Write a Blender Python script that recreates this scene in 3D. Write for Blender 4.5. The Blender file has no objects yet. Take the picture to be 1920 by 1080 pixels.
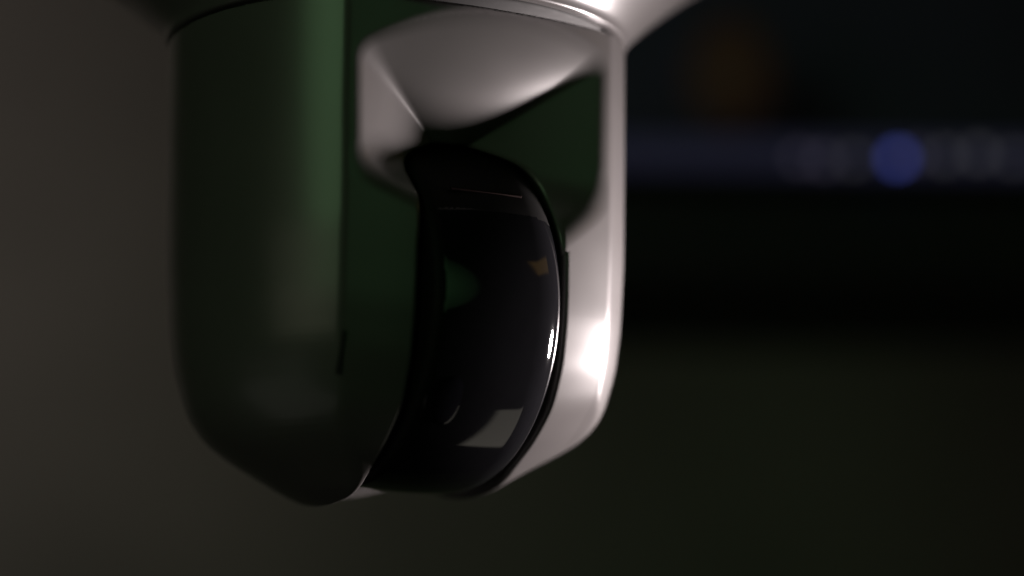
import bpy, bmesh, math
import numpy as np
from mathutils import Vector, Matrix

scene = bpy.context.scene
COL = scene.collection

# ------------------------------------------------------------------ camera
FPX, DIST, PITCH, YAW = 5173.0, 0.6, math.radians(10.2), math.radians(2.42)
fw = Vector((math.cos(PITCH)*math.sin(YAW), math.cos(PITCH)*math.cos(YAW), math.sin(PITCH)))
rt = Vector((math.cos(YAW), -math.sin(YAW), 0.0))
up = rt.cross(fw)
to_axis = (fw + rt*((741-960)/FPX)).normalized()
cam_loc = -DIST*to_axis
cam_data = bpy.data.cameras.new('camera')
cam = bpy.data.objects.new('camera', cam_data)
COL.objects.link(cam)
cam.matrix_world = Matrix.Translation(cam_loc) @ Matrix((rt, up, -fw)).transposed().to_4x4()
cam_data.sensor_width = 36.0
cam_data.lens = 36.0*FPX/1920
cam_data.clip_start = 0.01
cam_data.clip_end = 100
cam_data.dof.use_dof = True
cam_data.dof.focus_distance = 0.571
cam_data.dof.aperture_fstop = 3.2
scene.camera = cam

# ------------------------------------------------------------------ world and exposure
world = bpy.data.worlds.new('World')
scene.world = world
world.use_nodes = True
bg = world.node_tree.nodes['Background']
bg.inputs['Color'].default_value = (0.9, 1.0, 0.85, 1)
bg.inputs['Strength'].default_value = 0.0006
vs = scene.view_settings
vs.view_transform = 'Standard'; vs.look = 'None'; vs.exposure = 0; vs.gamma = 1
vs.use_curve_mapping = False
scene.cycles.max_bounces = 6

# ------------------------------------------------------------------ lamps of the dark room, and unseen fills added for wall and housing
def area_lamp(name, loc, target, sx, sy, power, color, shape='RECTANGLE', spread=180, roll=0):
    d = bpy.data.lights.new(name, 'AREA')
    d.shape = shape; d.size = sx; d.size_y = sy
    d.energy = power; d.color = color; d.spread = math.radians(spread)
    o = bpy.data.objects.new(name, d); COL.objects.link(o)
    q = (Vector(target)-Vector(loc)).to_track_quat('-Z', 'Y')
    o.matrix_world = Matrix.Translation(loc) @ q.to_matrix().to_4x4() @ Matrix.Rotation(math.radians(roll), 4, 'Z')
    return o
def polar(az, el, dist, z0=0.0):
    a, e = math.radians(az), math.radians(el)
    return Vector((dist*math.cos(e)*math.sin(a), -dist*math.cos(e)*math.cos(a), z0+dist*math.sin(e)))
area_lamp('key_lamp', (0.195, 0.032, -0.036), (0.02, -0.02, -0.01), 0.030, 0.030, 0.37, (1.0, 0.88, 0.87), 'DISK', spread=80)
area_lamp('green_lamp', polar(-31, 16.5, 0.95), (0, 0, 0.03), 0.48, 0.30, 0.058, (0.46, 0.9, 0.42), 'ELLIPSE', spread=60)
area_lamp('beige_panel_lamp', polar(-42, -1.0, 0.95), (0, 0, 0), 0.70, 0.27, 0.032, (1.0, 0.97, 0.70), spread=62)
area_lamp('small_green_lamp', polar(29, 11, 0.9), (0, 0, 0), 0.60, 0.60, 0.0125, (0.36, 0.9, 0.38), 'DISK', spread=45)
area_lamp('orange_lamp', polar(80, 23, 0.8), (0, 0, 0), 0.36, 0.10, 0.03, (1.0, 0.58, 0.16))
def sheet_lamp(name, corners, dist, target, power, color):          # a small rectangular lamp given by its four corners
    c = [polar(a, e, dist) for a, e in corners]
    ctr = sum(c, Vector())/4
    lx = ((c[1]+c[2])-(c[0]+c[3]))/2; ly = ((c[0]+c[1])-(c[2]+c[3]))/2
    o = area_lamp(name, ctr, target, lx.length, ly.length, power, color)
    zz = (ctr-Vector(target)).normalized()
    ly = (ly-zz*ly.dot(zz)).normalized()
    o.matrix_world = Matrix.Translation(ctr) @ Matrix((ly.cross(zz), ly, zz)).transposed().to_4x4()
sheet_lamp('low_reflection_lamp', ((80, -48), (92, -49), (136, -58), (112, -62)), 0.5, (0.015, -0.03, -0.03), 0.024, (1.0, 0.92, 0.78))  # unseen panel, added for the pale reflection low on the drum
area_lamp('floor_glow_fill', polar(-68, -40, 0.7), (0, 0, -0.03), 0.5, 0.5, 0.085, (1.0, 0.96, 0.86))  # added fill in place of light off the floor, lifts the lower left cheek
area_lamp('wall_fill_light', (-0.9, -0.2, 0.5), (-0.46, 0.95, 0.25), 0.2, 0.2, 0.105, (1.0, 0.885, 0.855), spread=41)  # unseen light added to brighten the left of the wall
area_lamp('wall_green_fill', (0.16, 0.35, -0.40), (0.16, 0.95, 0.10), 0.1, 0.1, 0.0003, (0.6, 0.95, 0.55), spread=45)  # added dim fill, tints the wall right of the housing green

# ------------------------------------------------------------------ materials
def new_mat(name):
    m = bpy.data.materials.new(name); m.use_nodes = True
    return m, m.node_tree, m.node_tree.nodes['Principled BSDF']
def noisy(name, color, rough, rough_var=0.06, scale=300, bump=0.0, bump_scale=2500, var=0.06, coat=0.0, spec=0.5, metallic=0.0):
    m, nt, p = new_mat(name)
    L = nt.links.new
    tc = nt.nodes.new('ShaderNodeTexCoord')
    n = nt.nodes.new('ShaderNodeTexNoise'); n.inputs['Scale'].default_value = scale; n.inputs['Detail'].default_value = 5
    L(tc.outputs['Object'], n.inputs['Vector'])
    mr = nt.nodes.new('ShaderNodeMapRange')
    mr.inputs['To Min'].default_value = rough-rough_var; mr.inputs['To Max'].default_value = rough+rough_var
    L(n.outputs['Fac'], mr.inputs['Value']); L(mr.outputs['Result'], p.inputs['Roughness'])
    cr = nt.nodes.new('ShaderNodeValToRGB')
    cr.color_ramp.elements[0].color = tuple(c*(1-var) for c in color)+(1,)
    cr.color_ramp.elements[1].color = tuple(min(1, c*(1+var)) for c in color)+(1,)
    cr.color_ramp.elements[0].position = .3; cr.color_ramp.elements[1].position = .7
    L(n.outputs['Fac'], cr.inputs['Fac']); L(cr.outputs['Color'], p.inputs['Base Color'])
    if bump:
        n2 = nt.nodes.new('ShaderNodeTexNoise'); n2.inputs['Scale'].default_value = bump_scale; n2.inputs['Detail'].default_value = 2
        L(tc.outputs['Object'], n2.inputs['Vector'])
        b = nt.nodes.new('ShaderNodeBump'); b.inputs['Strength'].default_value = bump; b.inputs['Distance'].default_value = 0.0002
        L(n2.outputs['Fac'], b.inputs['Height']); L(b.outputs['Normal'], p.inputs['Normal'])
    p.inputs['Specular IOR Level'].default_value = spec
    p.inputs['Metallic'].default_value = metallic
    p.inputs['Coat Weight'].default_value = coat
    return m
def emitter(name, color, strength):
    m, nt, p = new_mat(name)
    p.inputs['Base Color'].default_value = (*(c*.06 for c in color), 1)
    p.inputs['Emission Color'].default_value = (*color, 1)
    p.inputs['Emission Strength'].default_value = strength
    return m
M_white = noisy('white_satin_plastic', (0.088, 0.083, 0.082), 0.34, 0.03, 60, var=0.03, coat=0.4, spec=0.5)
M_white.node_tree.nodes['Principled BSDF'].inputs['Coat Roughness'].default_value = 0.22
M_black = noisy('black_glossy_plastic', (0.006, 0.006, 0.007), 0.055, 0.015, 200, spec=0.8)
M_matte = noisy('black_matte_plastic', (0.0025, 0.0025, 0.0025), 0.6, 0.05, 200, spec=0.12)
M_window = noisy('smoked_lens_window', (0.003, 0.003, 0.004), 0.06, 0.02, 120)
M_gap = noisy('dark_gap_rubber', (0.012, 0.012, 0.012), 0.7)
M_wall = noisy('beige_plaster', (0.42, 0.385, 0.345), 0.9, 0.05, 7, bump=0.3, bump_scale=60, var=0.16)
M_darkwall = noisy('dark_green_grey_wall', (0.10, 0.115, 0.085), 0.85, 0.05, 5, var=0.25)
M_cab = noisy('black_laminate', (0.008, 0.008, 0.010), 0.6)
M_upper = noisy('dark_back_panel', (0.085, 0.075, 0.17), 0.6, 0.1, 8, var=0.2)
M_edge_glow = emitter('dim_blue_edge_glow', (0.30, 0.29, 0.62), 0.026)
M_blue_led = emitter('blue_led', (0.12, 0.16, 0.75), 1.05)
M_lav_led = emitter('lavender_led', (0.5, 0.45, 0.7), 0.16)
M_grey_led = emitter('grey_led', (0.6, 0.6, 0.68), 0.16)
M_seam = noisy('red_brown_seam', (0.010, 0.005, 0.0045), 0.85, spec=0.05)
M_amber = emitter('amber_glow', (1.0, 0.55, 0.32), 0.006)

# ------------------------------------------------------------------ mesh helpers
def link(name, me, mat, parent=None):
    o = bpy.data.objects.new(name, me); COL.objects.link(o)
    me.materials.append(mat)
    if parent: o.parent = parent
    return o
def tag(o, label=None, cat=None, group=None, kind=None):
    for k, v in (('label', label), ('category', cat), ('group', group), ('kind', kind)):
        if v: o[k] = v
    return o
def surface_nets(sdf, lo, hi, h):
    ax = [np.arange(lo[i], hi[i]+h, h) for i in range(3)]
    G = np.meshgrid(*ax, indexing='ij')
    V = sdf(*G).astype(np.float32)
    n = V.shape
    S = V < 0
    c = [S[i:n[0]-1+i, j:n[1]-1+j, k:n[2]-1+k] for i in (0, 1) for j in (0, 1) for k in (0, 1)]
    cnt = sum(x.astype(np.int8) for x in c)
    act = (cnt > 0) & (cnt < 8)
    idx = -np.ones(act.shape, np.int64); ci = np.argwhere(act); idx[act] = np.arange(len(ci))
    acc = np.zeros((len(ci), 3)); num = np.zeros(len(ci))
    offs = [(i, j, k) for i in (0, 1) for j in (0, 1) for k in (0, 1)]
    for a in offs:
        for d in range(3):
            if a[d] == 0:
                b = list(a); b[d] = 1
                va = V[ci[:, 0]+a[0], ci[:, 1]+a[1], ci[:, 2]+a[2]]; vb = V[ci[:, 0]+b[0], ci[:, 1]+b[1], ci[:, 2]+b[2]]
                m = (va < 0) != (vb < 0)
                t = np.where(m, va/np.where(m, va-vb, 1), 0)
                p = np.tile(np.array(a, float), (len(ci), 1)); p[:, d] += t
                acc[m] += p[m]; num[m] += 1
    P = np.array(lo)+(ci+acc/num[:, None])*h
    faces = []
    for d in range(3):
        e, f = (d+1) % 3, (d+2) % 3
        s0 = [slice(1, -1)]*3; s1 = [slice(1, -1)]*3
        s0[d] = slice(0, n[d]-1); s1[d] = slice(1, n[d])
        A, B = S[tuple(s0)], S[tuple(s1)]
        for flip, m in ((False, A & ~B), (True, ~A & B)):
            g = np.argwhere(m)
            off = np.ones(3, int); off[d] = 0; g = g+off
            q = []
            for (de, df) in ((-1, -1), (0, -1), (0, 0), (-1, 0)):
                h_ = g.copy(); h_[:, e] += de; h_[:, f] += df
                q.append(idx[h_[:, 0], h_[:, 1], h_[:, 2]])
            q = np.stack(q, 1)
            faces.append(q[:, ::-1] if flip else q)
    F = np.concatenate(faces)
    F = F[(F >= 0).all(1)]
    def grad(P):
        e_ = 0.05; g = np.zeros_like(P)
        for d in range(3):
            o = np.zeros(3); o[d] = e_
            g[:, d] = (sdf(*(P+o).T)-sdf(*(P-o).T))/(2*e_)
        return g
    for _ in range(4):
        g = grad(P); v = sdf(*P.T)
        st = -(v/np.maximum((g*g).sum(1), .05))[:, None]*g
        P = P+np.clip(st, -h*.5, h*.5)*0.8
    g = grad(P); N = g/np.maximum(np.linalg.norm(g, axis=1), 1e-6)[:, None]
    return P, F, N
def sdf_mesh(name, sdf, lo, hi, h, scale=0.001):
    P, F, N = surface_nets(sdf, lo, hi, h)
    me = bpy.data.meshes.new(name)
    me.from_pydata((P*scale).tolist(), [], F.tolist())
    me.update()
    me.shade_smooth()
    me.normals_split_custom_set_from_vertices(N.tolist())
    return me
def smax(a, b, k):
    h = np.clip(0.5-0.5*(b-a)/k, 0, 1)
    return b*(1-h)+a*h+k*h*(1-h)
def smin(a, b, k): return -smax(-a, -b, k)
def lathe(name, prof, seg=128):
    """prof: list of (r, z) in mm; solid of revolution about z"""
    bm = bmesh.new(); rings = []
    for r, z in prof:
        if r < 1e-6: rings.append([bm.verts.new((0, 0, z*.001))])
        else: rings.append([bm.verts.new((r*.001*math.cos(2*math.pi*i/seg), r*.001*math.sin(2*math.pi*i/seg), z*.001)) for i in range(seg)])
    for A, B in zip(rings, rings[1:]):
        for i in range(seg):
            j = (i+1) % seg
            if len(A) == 1 and len(B) == 1: continue
            if len(A) == 1: bm.faces.new((A[0], B[j], B[i]))
            elif len(B) == 1: bm.faces.new((A[i], A[j], B[0]))
            else: bm.faces.new((A[i], A[j], B[j], B[i]))
    bmesh.ops.recalc_face_normals(bm, faces=bm.faces[:])
    me = bpy.data.meshes.new(name); bm.to_mesh(me); bm.free()
    me.shade_smooth()
    return me
def box_mesh(name, x0, x1, y0, y1, z0, z1, bevel=0.0):
    bm = bmesh.new(); bmesh.ops.create_cube(bm, size=1)
    for v in bm.verts:
        v.co = Vector(((x0+x1)/2+v.co.x*(x1-x0), (y0+y1)/2+v.co.y*(y1-y0), (z0+z1)/2+v.co.z*(z1-z0)))
    if bevel: bmesh.ops.bevel(bm, geom=bm.edges[:], offset=bevel, segments=3, profile=.5, affect='EDGES')
    me = bpy.data.meshes.new(name); bm.to_mesh(me); bm.free()
    return me

# ------------------------------------------------------------------ background: what stands blurred behind the camera
def at(px, py, y):                      # a point of the place at depth y, found while surveying the photograph
    d = fw + rt*((px-960)/FPX) - up*((py-540)/FPX)
    return cam_loc + d*((y-cam_loc.y)/d.y)
wall = tag(link('wall', box_mesh('wall', -2.0, 2.4, 0.95, 1.0, -1.0, 1.4), M_wall), 'dim beige plaster wall behind the camera', kind='structure')

SY = 0.27                               # depth of the shelf front
p0 = at(1120, 232, SY); p1 = at(1120, 322, SY); pb = at(1120, 515, SY)
cab = bpy.data.objects.new('wall_cabinet', None); COL.objects.link(cab); cab.location = (p0.x, SY, pb.z)
tag(cab, 'black wall cabinet behind the camera with a faint blue strip along its front', 'cabinet')
def child_box(name, x0, x1, y0, y1, z0, z1, mat, par, bev=0.001):
    o = par.location
    return link(name, box_mesh(name, x0-o.x, x1-o.x, y0-o.y, y1-o.y, z0-o.z, z1-o.z, bev), mat, par)
X1 = p0.x+0.75
child_box('cabinet_body', p0.x, X1, SY+.012, SY+.15, pb.z, p1.z-.003, M_cab, cab, .003)
child_box('shelf_board', p0.x, X1, SY+.012, SY+.15, p1.z, p0.z, M_cab, cab)
child_box('back_panel', p0.x, X1, SY+.135, SY+.15, p0.z+.001, p0.z+.5, M_upper, cab)
st = child_box('shelf_edge_glow', p0.x+.002, X1-.002, SY+.004, SY+.011, p1.z+.003, p0.z-.003, M_edge_glow, cab)  # front edge of the shelf, its bluish light put in as emission
for bx in (p0.x+.10, X1-.10):
    child_box('wall_bracket', bx-.015, bx+.015, SY+.15, 0.949, p0.z+.40, p0.z+.46, M_cab, cab)
led_me = lathe('indicator_light', [(0, -2.2), (1.3, -1.8), (2.2, -.6), (2.2, .6), (1.3, 1.8), (0, 2.2)], 20)
led_me.materials.append(M_grey_led)
for px, py, mat, sc_ in ((1683, 297, M_blue_led, 1.0), (1718, 290, M_lav_led, .75), (1600, 298, M_grey_led, .8), (1772, 292, M_grey_led, .9), (1836, 288, M_grey_led, 1.0), (1545, 300, M_lav_led, .9), (1500, 296, M_lav_led, .8), (1900, 296, M_grey_led, .8)):
    l = bpy.data.objects.new('indicator_light', led_me); COL.objects.link(l); l.parent = cab
    l.location = at(px, py, SY)-cab.location; l.scale = (sc_,)*3
    l.material_slots[0].link = 'OBJECT'; l.material_slots[0].material = mat
pa = at(1372, 145, SY+.08)
hz = (pa.z-p0.z)*1000-34
am = bpy.data.objects.new('amber_lamp', None); COL.objects.link(am); am.location = (pa.x, pa.y, p0.z+.001)
link('lamp_foot', lathe('lamp_foot', [(0, 0), (11, 0), (11, 1.5), (3, 3), (2, 5), (2, hz+16), (0, hz+16)], 32), M_cab, am)
link('lamp_globe', lathe('lamp_globe', [(r_, z_+hz) for r_, z_ in ((0, 15), (5, 16), (11, 20), (15, 28), (15.5, 34), (13, 44), (8, 51), (3, 54), (0, 54.5))], 40), M_amber, am)
tag(am, 'small dim amber lamp standing on the black cabinet shelf', 'lamp')

# ------------------------------------------------------------------ the dome camera (mm in the design, metres in the scene)
PHI = math.radians(27.5)                # the front of the housing is turned to the right
T = (math.cos(PHI), math.sin(PHI)); NN = (math.sin(PHI), -math.cos(PHI))
root = bpy.data.objects.new('security_camera', None); COL.objects.link(root)
tag(root, 'white pan tilt security camera with black lens drum between two arms, hanging from flared mount', 'camera')

RZ = np.array([[-51.5, 0.0], [-50.3, 10], [-48.8, 17], [-46.8, 21.5], [-44, 25.8], [-40, 32.6], [-36, 39.0], [-32, 42.6], [-28, 44.9], [-19, 47.6], [-10, 48.8], [5, 49.6], [30, 50.0], [60, 50.2]])
def interp_smooth(z):
    r = 0
    for o, w in ((-3, .15), (-1.5, .22), (0, .26), (1.5, .22), (3, .15)): r = r+w*np.interp(z+o, RZ[:, 0], RZ[:, 1])
    return r
DR_S, DR_Z, DR_R = 9.5, -7.8, 37.6
SL0, SL1 = -15.4, 18.2
UP = np.array([(-60, 70), (-60, 20), (-56, -10), (-46, -30), (-30, -44), (-15, -48.0), (-.6, -47.2), (7.2, -44.6), (15.4, -40.4), (25.3, -34.3), (31.9, -28.6), (35.4, -20.5), (37.2, -10), (38.2, 6), (38.4, 17), (38.6, 39), (38.7, 70)])
UTH = np.unwrap(np.arctan2(UP[:, 1]+5, UP[:, 0])); UR = np.hypot(UP[:, 0], UP[:, 1]+5)
_th = np.linspace(UTH[0], UTH[-1], 1500)
# polygon radius at each angle, then softened so that the profile has no corners
_rr = []
for t_ in _th:
    i = min(max(int(np.searchsorted(UTH, t_))-1, 0), len(UTH)-2)
    p0, p1 = UP[i]+(0, 5), UP[i+1]+(0, 5)
    dd = np.array((math.cos(t_), math.sin(t_))); e_ = p1-p0
    _rr.append((p0[0]*e_[1]-p0[1]*e_[0])/(dd[0]*e_[1]-dd[1]*e_[0]))
_rr = np.array(_rr)
_k = np.exp(-np.linspace(-2.2, 2.2, 91)**2); _k /= _k.sum()
_rr = np.convolve(np.pad(_rr, 45, mode='edge'), _k, 'valid')
_dr = np.gradient(_rr, _th)
def u_dist(s, z):
    th = np.arctan2(z+5, s)
    th = np.where(th < 2.25, th+2*np.pi, th)
    th = np.clip(th, _th[0], _th[-1])
    R_ = np.interp(th, _th, _rr); D_ = np.interp(th, _th, _dr)
    return (np.hypot(s, z+5)-R_)/np.sqrt(1+(D_/R_)**2)
def drum(x, y, z, grow=0.0):
    a = x*T[0]+y*T[1]; s = x*NN[0]+y*NN[1]
    rr = np.sqrt((s-DR_S)**2+(z-DR_Z)**2)
    ac = a-(SL0+SL1)/2; hw = (SL1-SL0)/2-.6+grow
    return smax(rr-(DR_R+grow-.005*ac*ac), np.abs(ac)-hw, np.where(ac > 0, 9.0, 2.5))
def sstep(t):
    t = np.clip(t, 0, 1)
    return t*t*(3-2*t)
def housing(x, y, z):
    a = x*T[0]+y*T[1]; s = x*NN[0]+y*NN[1]
    r = np.sqrt(x*x+y*y)
    zr = z
    z = z-.14*np.maximum(a, 0)*sstep((-26-z)/22)
    slope = (interp_smooth(z+.5)-interp_smooth(z-.5))
    rev = (r-interp_smooth(z))/np.sqrt(1+slope**2)
    z = zr
    rev = np.maximum(rev, z-52.2)
    ff = u_dist(s, z-.09*np.clip(a, -30, 30)*np.clip((-10-z)/30, 0, 1))-(np.sqrt(np.maximum(110.0**2-a*a, 1))-105.3)*(1+.0*sstep((-18-z)/24)*np.where(a < 0, 1, .2))
    d = smax(rev, ff, 0.5)
    # funnel round the lens, narrowing inwards
    b = np.sqrt(np.maximum(110.0**2-a*a, 1))-105.3
    k = np.maximum((s-b-22.0)/16.6, 0.02)
    kc = np.clip(k, .3, 1.0)
    A = -2.5+(a+2.5)/k; Z = 22.9+(z-22.9)/k
    Ac = np.clip(A, -34, 34)
    sag = 7.0-11.0*np.sin(np.clip((1-kc)/.55, 0, 1)*np.pi/2)
    zt = 43.6+.07*Ac+sag*(1-(Ac/29)**2)
    o = smax(np.abs(A)-29.0, Z-zt, 3.5)
    fl = 14.0-.75*(29-Ac)/(1+np.exp(-Ac/3.0))+(1.5-.4*(29+Ac))/(1+np.exp(Ac/3.0))
    o = smax(o, fl-Z, 6.0)*k*.6
    o = np.maximum(o, 22.5-s)
    d = smax(d, -o, 1.1+1.2*np.clip((22-z)/8, 0, 1))
    # slot in which the drum turns
    fr = np.maximum(-s-4, z-2.0)
    low = np.maximum(z-DR_Z, -s-26)
    cut = np.minimum(fr, low)
    cut = np.maximum(np.maximum(cut, a-SL1), SL0-a)
    cut = smin(cut, drum(x, y, z, 0.9), 1.0)
    return smax(d, -cut, 1.4)
me = sdf_mesh('housing', housing, (-53, -53, -58), (53, 53, 55), 0.52)
link('housing', me, M_white, root)
# dark neck in the joint under the mount
link('joint_ring', lathe('joint_ring', [(0, 52), (48.6, 52), (48.6, 54.2), (0, 54.2)]), M_gap, root)

# flared mount above the joint
prof = [(0, 53.0), (49.2, 53.0), (50.0, 53.05), (50.5, 53.3), (50.7, 53.8)]
for i in range(0, 21):
    t = i/20
    prof.append((50.8+27*t**1.25, 54.4+22*t))
prof += [(79.5, 78), (80.3, 80), (80.5, 83), (80.5, 96), (79.8, 97.5), (78, 98), (0, 98)]
link('mount', lathe('mount', prof, 160), M_white, root)

# tilting drum with the black lens window
P, F, N = surface_nets(drum, (-48, -58, -51), (50, 46, 35), 0.6)
c_ = P[F].mean(1); cs_ = c_[:, 0]*NN[0]+c_[:, 1]*NN[1]
top = np.degrees(np.arctan2(c_[:, 2]-DR_Z, cs_-DR_S)) > 27
top |= (c_[:, 0]*T[0]+c_[:, 1]*T[1]) < SL0+3.0
def sub_mesh(name, F_):
    u_, inv = np.unique(F_, return_inverse=True)
    me = bpy.data.meshes.new(name)
    me.from_pydata((P[u_]*.001).tolist(), [], inv.reshape(F_.shape).tolist()); me.update(); me.shade_smooth()
    me.normals_split_custom_set_from_vertices(N[u_].tolist())
    return me
drum_o = link('lens_drum', sub_mesh('lens_drum', F[~top]), M_black, root)
link('drum_matte_faces', sub_mesh('drum_matte_faces', F[top]), M_matte, drum_o)  # top and left rim of the drum, made matte to keep reflections off

# fine seam across the upper front of the drum
th = math.radians(35)
seam = link('seam_line', box_mesh('seam_line', -.0085, .0085, -.0003, .0003, -.00035, .00035, .0002), M_seam, drum_o)
cs, cz = DR_S+(DR_R-.05)*math.cos(th), DR_Z+(DR_R-.05)*math.sin(th)
ca = (SL0+SL1)/2-1.5
ex = Vector((T[0], T[1], 0)); en = Vector((NN[0]*math.cos(th), NN[1]*math.cos(th), math.sin(th)))
seam.matrix_world = Matrix.Translation(Vector(((ca*T[0]+cs*NN[0])*.001, (ca*T[1]+cs*NN[1])*.001, cz*.001))) @ Matrix((ex, en, ex.cross(en))).transposed().to_4x4()

# lens set in the lower front of the drum
th = math.radians(-37)
la = -7.0
def on_drum(a, th, out=0.0):
    ac = a-(SL0+SL1)/2
    r_ = DR_R-.005*ac*ac+out
    s_, z_ = DR_S+r_*math.cos(th), DR_Z+r_*math.sin(th)
    return Vector(((a*T[0]+s_*NN[0])*.001, (a*T[1]+s_*NN[1])*.001, z_*.001))
en = Vector((NN[0]*math.cos(th), NN[1]*math.cos(th), math.sin(th)))
frame = Matrix((ex, en.cross(ex), en)).transposed().to_4x4()
glass = link('lens_glass', lathe('lens_glass', [(0, -2)]+[(6.2*math.sin(t*math.pi/2/10), 1.1*math.cos(t*math.pi/2/10)-.95) for t in range(10, -1, -1)], 72), M_window, drum_o)
glass.matrix_world = Matrix.Translation(on_drum(la, th)) @ frame
# dark slit pad beside the edge of the near arm
pa_, ps_ = -30.6, 32.7
pad = link('slit_pad', box_mesh('slit_pad', -.0003, .0003, -.0035, .0035, -.0045, .0045, .0003), M_gap, root)
pad.matrix_world = Matrix.Translation(Vector(((pa_*T[0]+ps_*NN[0])*.001, (pa_*T[1]+ps_*NN[1])*.001, -.0205))) @ Matrix.Rotation(PHI, 4, 'Z') @ Matrix.Rotation(math.radians(15), 4, 'X')
